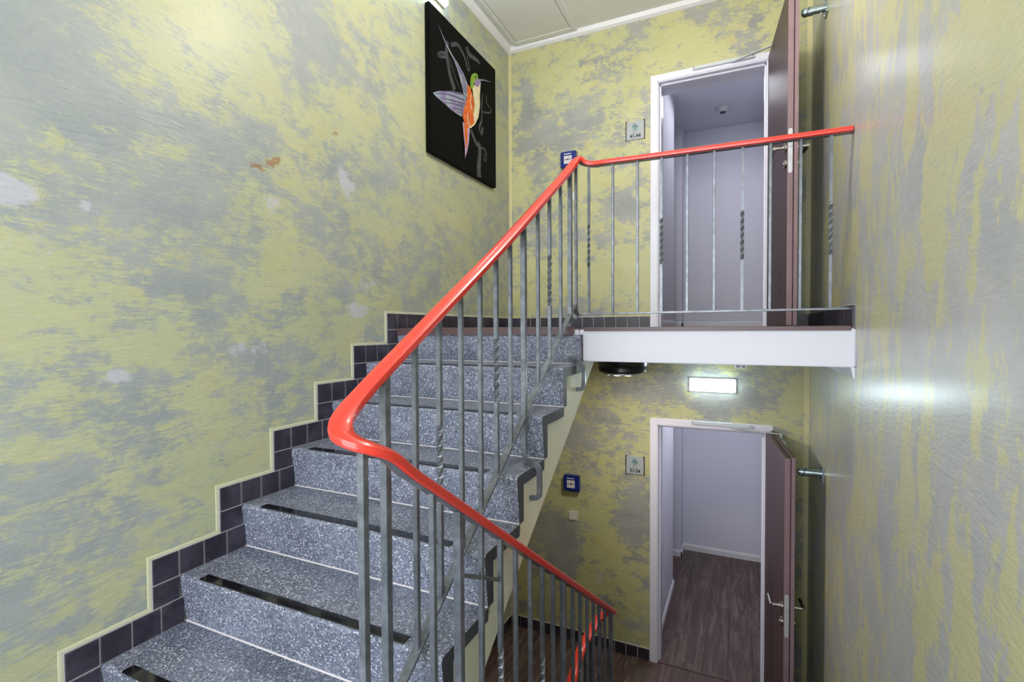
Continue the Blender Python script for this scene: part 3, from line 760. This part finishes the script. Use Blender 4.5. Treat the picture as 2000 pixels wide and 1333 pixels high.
# ------------------------------------------------------------------ signs, alarms, switches
def sign(z0, num, label):
    x0, x1, za, zb_ = 1.075, 1.232, z0+1.563, z0+1.712
    cx = (x0+x1)/2
    root = tag(empty('room_sign', (cx, 0, za)), label, 'sign')
    put(MB().box(x0+.004, x1-.004, -.010, -.0004, za, zb_).build('panel', 'sign', bevel=.001, seg=1), root)
    for x in (x0, x1-.006):
        b = MB(); b.box(x, x+.006, -.014, -.0004, za-.006, zb_+.004)
        dx = 1 if x == x0 else -1
        xa = x if dx > 0 else x-.008
        b.box(xa, xa+.014, -.014, -.0004, zb_+.0005, zb_+.004)
        put(b.build('side_clip', 'black', bevel=.0008, seg=1), root)
    fn = lambda ox, oz: (lambda u, v: (ox+u, -.0106, oz+v))
    zc = zb_-.042
    ring = MB(); n = 36; vs = []; fs = []
    for i in range(n+1):
        a = math.radians(62) + math.radians(318)*i/n
        for r in (.0165, .0245): vs.append((cx+r*math.cos(a), -.0106, zc+r*math.sin(a)))
    for i in range(n): fs.append((2*i, 2*i+1, 2*i+3, 2*i+2))
    ring.add(vs, fs); put(ring.build('logo_ring', 'teal'), root)
    put(MB().lathe([(.0095, 0), (.0095, .0006)], (cx, -.0101, zc), (0, -1, 0), 20).build('logo_dot', 'ink'), root)
    put(MB().lathe([(.003, 0), (.003, .0006)], (cx-.002, -.0107, zc+.001), (0, -1, 0), 12).build('logo_highlight', 'sign'), root)
    text('W E S T', .012, fn(cx, zc-.034), 'ink', root, 'logo_text', .0002)
    text('Zimmer', .0125, fn(cx, za+.051), 'ink', root, 'caption', .0001)
    text(num, .043, fn(cx, za+.027), 'ink', root, 'number', .0012, .88)
sign(0, '31-34', 'grey room number sign reading 31-34 beside the lower doorway')
sign(H, '41-44', 'grey room number sign reading 41-44 beside the upper doorway')

def alarm(x0, z1, label):
    w = .142; za = z1-.14; cx = x0+w/2-.004
    root = tag(empty('fire_alarm_box', (x0+w/2, 0, za)), label, 'alarm')
    put(MB().box(x0, x0+w, -.052, -.0004, za, z1).build('housing', 'blue', bevel=.005), root)
    put(MB().box(x0+.010, x0+w-.012, -.056, -.05, za+.008, z1-.008).build('cover', 'blue', bevel=.003), root)
    px0, px1, pz0, pz1 = x0+.034, x0+.105, za+.032, za+.100
    put(MB().box(px0, px1, -.0575, -.0555, pz0, pz1).build('panel', 'lightgrey', bevel=.0008, seg=1), root)
    pc = (px0+px1)/2
    put(MB().lathe([(.0085, 0), (.0085, .0008)], (pc, -.0575, pz0+.035), (0, -1, 0), 18).build('button', 'ink'), root)
    for s_ in (-1, 1):
        put(MB().add([(pc+s_*.013, -.0579, pz0+.036), (pc+s_*.020, -.0579, pz0+.041), (pc+s_*.029, -.0579, pz0+.038), (pc+s_*.029, -.0579, pz0+.034), (pc+s_*.020, -.0579, pz0+.031)], [(0, 1, 2, 3, 4)]).build('arrow_mark', 'ink'), root)
    put(MB().add([(pc+.001, -.0579, pz1-.016), (pc+.001, -.0579, pz1-.010), (pc+.022, -.0579, pz1-.005), (pc+.012, -.0579, pz1-.011)], [(0, 1, 2, 3)]).build('flame_mark', 'orange_ink'), root)
    text('Hausalarm', .0165, lambda u, v: (cx-.0+u, -.0563, z1-.0235+v), 'inkw', root, 'lettering', .0004, .92)
alarm(.535, 1.497, 'blue house alarm box on the olive wall beneath the landing')
alarm(.515, H+1.540, 'blue house alarm box behind the top bend of the red handrail')

def switch(cx, cz, label):
    root = tag(empty('light_switch', (cx, 0, cz-.04)), label, 'switch')
    pp = []
    for q, (sx, sz) in enumerate(((1, 1), (-1, 1), (-1, -1), (1, -1))):
        for i in range(5):
            a = math.pi/2*(q+i/4); pp.append((cx+sx*.031+.010*math.cos(a), cz+sz*.031+.010*math.sin(a)))
    put(MB().prism(pp, lambda q, w: (q[0], w, q[1]), -.010, -.0004).build('plate', 'switch', bevel=.002), root)
    put(MB().box(cx-.031, cx+.031, -.013, -.009, cz-.031, cz+.031).build('rocker', 'switch', bevel=.003), root)
    put(MB().lathe([(.002, 0), (.002, .0004)], (cx, -.013, cz), (0, -1, 0), 8).build('indicator', 'ink'), root)
switch(.612, 1.128, 'white light switch under the blue alarm box of the lower landing')
switch(.600, H+1.152, 'white light switch behind the balusters at the upper landing')

# ------------------------------------------------------------------ lamps
def bulkhead(T, L, Hh, D, label, root_loc):
    """T maps (along, out, up) to world"""
    root = tag(empty('emergency_lamp', root_loc), label, 'lamp')
    b = MB(); b.box(0, L, .0004, .022, 0, Hh, T); put(b.build('base', 'lightgrey', bevel=.004), root)
    d = MB(); d.prism([(0.004, .022), (.012, D), (L-.012, D), (L-.004, .022)], lambda p, w: T(Vector((p[0], p[1], w))), .006, Hh-.006)
    put(d.build('diffuser', 'lit', bevel=.004), root)
    for a in (.008, L-.008):
        put(MB().lathe([(.003, 0), (.003, .001)], T(Vector((a, D*.75 if False else .0225, Hh/2))), T(Vector((0, 1, 0)))-T(Vector((0, 0, 0))), 8).build('screw', 'ink'), root)
    return root
LX, LZ = 1.583, 2.285
bulkhead(lambda v: Vector((LX+v.x, -v.y, LZ+v.z)), .343, .108, .05, 'glowing white emergency light above the lower doorway', (LX+.17, 0, LZ))
bulkhead(lambda v: Vector((v.y, -1.11-.343+v.x, 5.095+v.z)), .343, .108, .05, 'glowing white emergency light above the bird canvas', (0, -1.28, 5.095))

# dark round downlight under the slab
dl = tag(empty('ceiling_downlight', (1.22, -.8, 2.615)), 'black round ceiling light hanging under the landing slab', 'lamp')
put(MB().lathe([(.165, 0), (.165, .072), (.160, .080), (.162, .084), (.160, .115), (.150, .125), (.125, .127)], (1.22, -.8, 2.6148), (0, 0, -1), 40).build('housing', 'black', smooth=True), dl)
put(MB().lathe([(.128, 0), (.130, .012), (.122, .013)], (1.22, -.8, 2.6148-.126), (0, 0, -1), 32).build('grille_ring', 'closer', smooth=True), dl)
for i in range(7):
    a = 2*math.pi*i/7; r = .07 if i else 0
    put(MB().lathe([(.026, 0), (.028, .010), (.018, .018)], (1.22+r*math.cos(a)*1.2, -.8+r*math.sin(a)*1.2, 2.6148-.126), (0, 0, -1), 14).build('bulb', 'lit_warm', smooth=True), dl)
area('downlight_light', (1.22, -.8, 2.44), (0, 0, 0), .2, .2, 9, (1, .9, .78))
# small grille box on the soffit
gb = tag(empty('soffit_grille', (1.965, -.5, 2.615)), 'small grey slotted box under the landing slab', 'grille')
put(MB().box(1.92, 1.995, -.53, -.46, 2.515, 2.6145).build('housing', 'closer', bevel=.003), gb)
for i in range(2):
    for j in range(2):
        put(MB().box(1.93+.033*i, 1.955+.033*i, -.5315, -.5295, 2.522+.014*j, 2.532+.014*j).build('slot', 'black'), gb)
# added globe light, out of view, to brighten the ceiling and back wall
tl = tag(empty('fill_pendant', (1.5, -1.9, ZC)), 'added unseen globe light brightening the upper stairwell', 'lamp')
put(MB().lathe([(.05, 0), (.05, .02), (.012, .03)], (1.5, -1.9, ZC-.0005), (0, 0, -1), 20).build('ceiling_rose', 'white', smooth=True), tl)
put(MB().tube([(1.5, -1.9, ZC-.02), (1.5, -1.9, ZC-.34)], .006, 8).build('cord', 'white'), tl)
put(MB().lathe([(max(.02, .16*math.sin(math.pi*k/12)), .16-.16*math.cos(math.pi*k/12)) for k in range(13)], (1.5, -1.9, ZC-.32), (0, 0, -1), 24).build('globe', 'fill_globe', smooth=True), tl)
# smoke detector in the upper corridor
sd = tag(empty('smoke_detector', (1.76, 1.75, 5.2)), 'white round smoke detector on the upper corridor ceiling', 'smoke detector')
put(MB().lathe([(.07, 0), (.07, .018), (.062, .024)], (1.76, 1.75, 5.1995), (0, 0, -1), 28).build('base', 'lightgrey', smooth=True), sd)
put(MB().lathe([(.058, .0), (.050, .026), (.038, .030)], (1.76, 1.75, 5.1755), (0, 0, -1), 28).build('chamber', 'lightgrey', smooth=True), sd)
put(MB().lathe([(.030, .0), (.030, .006)], (1.76, 1.75, 5.1455), (0, 0, -1), 18).build('vent', 'ink'), sd)

# ------------------------------------------------------------------ canvas with a painted bird
cvs = tag(empty('bird_canvas', (.02, -.86, 4.0)), 'black canvas painted with an orange hummingbird, hung on the tall wall', 'painting')
put(MB().box(.002, .04, -1.352, -.358, 4.0, 5.005).build('canvas', 'blk_canvas', bevel=.004), cvs)
def paint(name, rgb, rgb2=None, sc=30):
    t = NT(name); t.set(Roughness=.35)
    if rgb2: t.color(t.ramp(t.noise(t.pos(), sc, 5, .65), [(.38, lin(rgb)), (.62, lin(rgb2))]))
    else: t.color(lin(rgb))
    M[name] = t.m; return name
lay = [0]
def poly(name, pts, mat):
    lay[0] += 1; x = .0402 + .00012*lay[0]
    cen = (sum(p[0] for p in pts)/len(pts), sum(p[1] for p in pts)/len(pts))
    bm = bmesh.new(); vs = [bm.verts.new((x, p[0], p[1])) for p in pts]
    f = bm.faces.new(vs); bmesh.ops.triangulate(bm, faces=[f])
    me = bpy.data.meshes.new(name); bm.to_mesh(me); bm.free(); me.materials.append(M[mat])
    o = bpy.data.objects.new(name, me); C.objects.link(o); return put(o, cvs)
def stroke(name, pts, w0, w1, mat):
    lay[0] += 1; x = .0402 + .00012*lay[0]
    P = catmull([(x, a, b) for a, b in pts], 6); n = len(P); vs = []; fs = []
    for i, p in enumerate(P):
        t = (P[min(i+1, n-1)]-P[max(i-1, 0)]).normalized(); s_ = Vector((0, -t.z, t.y))
        w = (w0+(w1-w0)*i/(n-1))/2; vs += [p+s_*w, p-s_*w]
    for i in range(n-1): fs.append((2*i, 2*i+1, 2*i+3, 2*i+2))
    return put(MB().add(vs, fs).build(name, mat), cvs)
paint('smoke_paint', (16, 18, 23), (62, 68, 79), 16); paint('wing_pale', (150, 170, 178), (120, 105, 150), 14); paint('wing_purple', (96, 72, 128), (70, 60, 105), 20)
paint('orange_paint', (226, 118, 30), (200, 62, 16), 24); paint('cream_paint_bird', (232, 222, 184), (206, 196, 158), 40); paint('green_paint', (60, 130, 30), (150, 180, 40), 60)
paint('violet_paint', (170, 150, 190), (120, 90, 150), 40); paint('beak_paint', (110, 128, 148)); paint('tail_pink', (196, 170, 196), (150, 110, 150), 22)
for nm, p, a, b in (
    ('w', [(-1.117, 4.85), (-1.137, 4.779), (-1.12, 4.7), (-1.088, 4.619), (-1.03, 4.548)], .035, .05), ('w', [(-1.138, 4.759), (-1.219, 4.725), (-1.25, 4.694), (-1.207, 4.701), (-1.132, 4.738)], .022, .02),
    ('w', [(-1.078, 4.85), (-.984, 4.898), (-.9, 4.869), (-.857, 4.825), (-.836, 4.784), (-.806, 4.805), (-.828, 4.846), (-.842, 4.89)], .03, .012), ('w', [(-.79, 4.34), (-.714, 4.269), (-.651, 4.252), (-.669, 4.078), (-.662, 4.01)], .03, .07),
    ('w', [(-.595, 4.703), (-.613, 4.58), (-.615, 4.479), (-.656, 4.411), (-.616, 4.371), (-.599, 4.431)], .016, .03), ('w', [(-.651, 4.252), (-.568, 4.263), (-.535, 4.227), (-.552, 4.174), (-.577, 4.19), (-.56, 4.235)], .018, .012),
    ('w', [(-.528, 4.723), (-.529, 4.66), (-.443, 4.624), (-.513, 4.58), (-.597, 4.556)], .01, .016), ('w', [(-1.099, 4.744), (-1.054, 4.683), (-1.002, 4.623), (-.947, 4.576)], .012, .008), ('w', [(-.855, 4.949), (-.812, 4.912), (-.689, 4.927), (-.641, 4.92)], .05, .02)):
    stroke('smoke_wisp', p, a, b, 'smoke_paint')
uw = [(-1.249, 4.905), (-1.149, 4.834), (-1.06, 4.784), (-.986, 4.764), (-.902, 4.724), (-.845, 4.678), (-.838, 4.622), (-.854, 4.565), (-.905, 4.566), (-.918, 4.603), (-.953, 4.659), (-1.0, 4.722), (-1.053, 4.766), (-1.137, 4.807)]
poly('raised_wing', uw, 'wing_pale')
for p in ([(-1.04, 4.768), (-.931, 4.693), (-.861, 4.594)], [(-1.0, 4.752), (-.90, 4.69), (-.848, 4.61)], [(-.932, 4.631), (-.89, 4.596), (-.868, 4.58)]): stroke('feather', p, .006, .014, 'wing_purple')
poly('lowered_wing', [(-1.32, 4.404), (-1.236, 4.454), (-1.07, 4.524), (-.947, 4.562), (-.869, 4.559), (-.862, 4.525), (-.892, 4.456), (-.936, 4.388), (-1.005, 4.383), (-1.086, 4.38), (-1.15, 4.388), (-1.225, 4.392), (-1.285, 4.396)], 'wing_pale')
for p in ([(-1.296, 4.411), (-1.11, 4.479), (-.891, 4.528)], [(-1.237, 4.406), (-1.071, 4.454), (-.891, 4.499)], [(-1.162, 4.403), (-1.031, 4.443), (-.906, 4.472)], [(-1.085, 4.393), (-.991, 4.424), (-.921, 4.437)], [(-1.005, 4.397), (-.963, 4.41), (-.928, 4.409)], [(-1.25, 4.445), (-1.07, 4.517), (-.94, 4.554)]): stroke('feather', p, .005, .016, 'wing_purple')
poly('tail', [(-.925, 4.357), (-.879, 4.352), (-.813, 4.339), (-.829, 4.231), (-.868, 4.131), (-.897, 4.085), (-.889, 4.146), (-.909, 4.262)], 'tail_pink')
poly('tail_stripe', [(-.901, 4.351), (-.853, 4.34), (-.848, 4.268), (-.874, 4.165), (-.892, 4.253)], 'orange_paint')
poly('belly', [(-.77, 4.674), (-.707, 4.738), (-.63, 4.78), (-.648, 4.673), (-.646, 4.582), (-.671, 4.489), (-.728, 4.407), (-.805, 4.348), (-.842, 4.343), (-.804, 4.409), (-.758, 4.478), (-.733, 4.563), (-.756, 4.613)], 'cream_paint_bird')
poly('body', [(-.845, 4.671), (-.8, 4.661), (-.756, 4.598), (-.738, 4.546), (-.758, 4.463), (-.743, 4.409), (-.805, 4.364), (-.85, 4.333), (-.893, 4.354), (-.921, 4.394), (-.914, 4.433), (-.876, 4.512), (-.854, 4.565)], 'orange_paint')
stroke('shoulder_stripe', [(-.79, 4.62), (-.80, 4.56), (-.775, 4.50)], .006, .014, 'cream_paint_bird')
stroke('flank_stripe', [(-.85, 4.45), (-.845, 4.40), (-.82, 4.36)], .006, .02, 'cream_paint_bird')
poly('head', [(-.8, 4.661), (-.803, 4.711), (-.784, 4.764), (-.737, 4.806), (-.682, 4.817), (-.672, 4.784), (-.707, 4.769), (-.738, 4.732), (-.755, 4.68), (-.785, 4.66)], 'green_paint')
poly('cheek', [(-.738, 4.732), (-.707, 4.772), (-.659, 4.79), (-.63, 4.78), (-.676, 4.722), (-.723, 4.709)], 'violet_paint')
poly('eye', [(-.715+.013*math.cos(i*.785), 4.782+.010*math.sin(i*.785)) for i in range(8)], 'ink')
poly('beak', [(-.659, 4.79), (-.594, 4.819), (-.43, 4.866), (-.594, 4.808), (-.651, 4.778)], 'beak_paint')
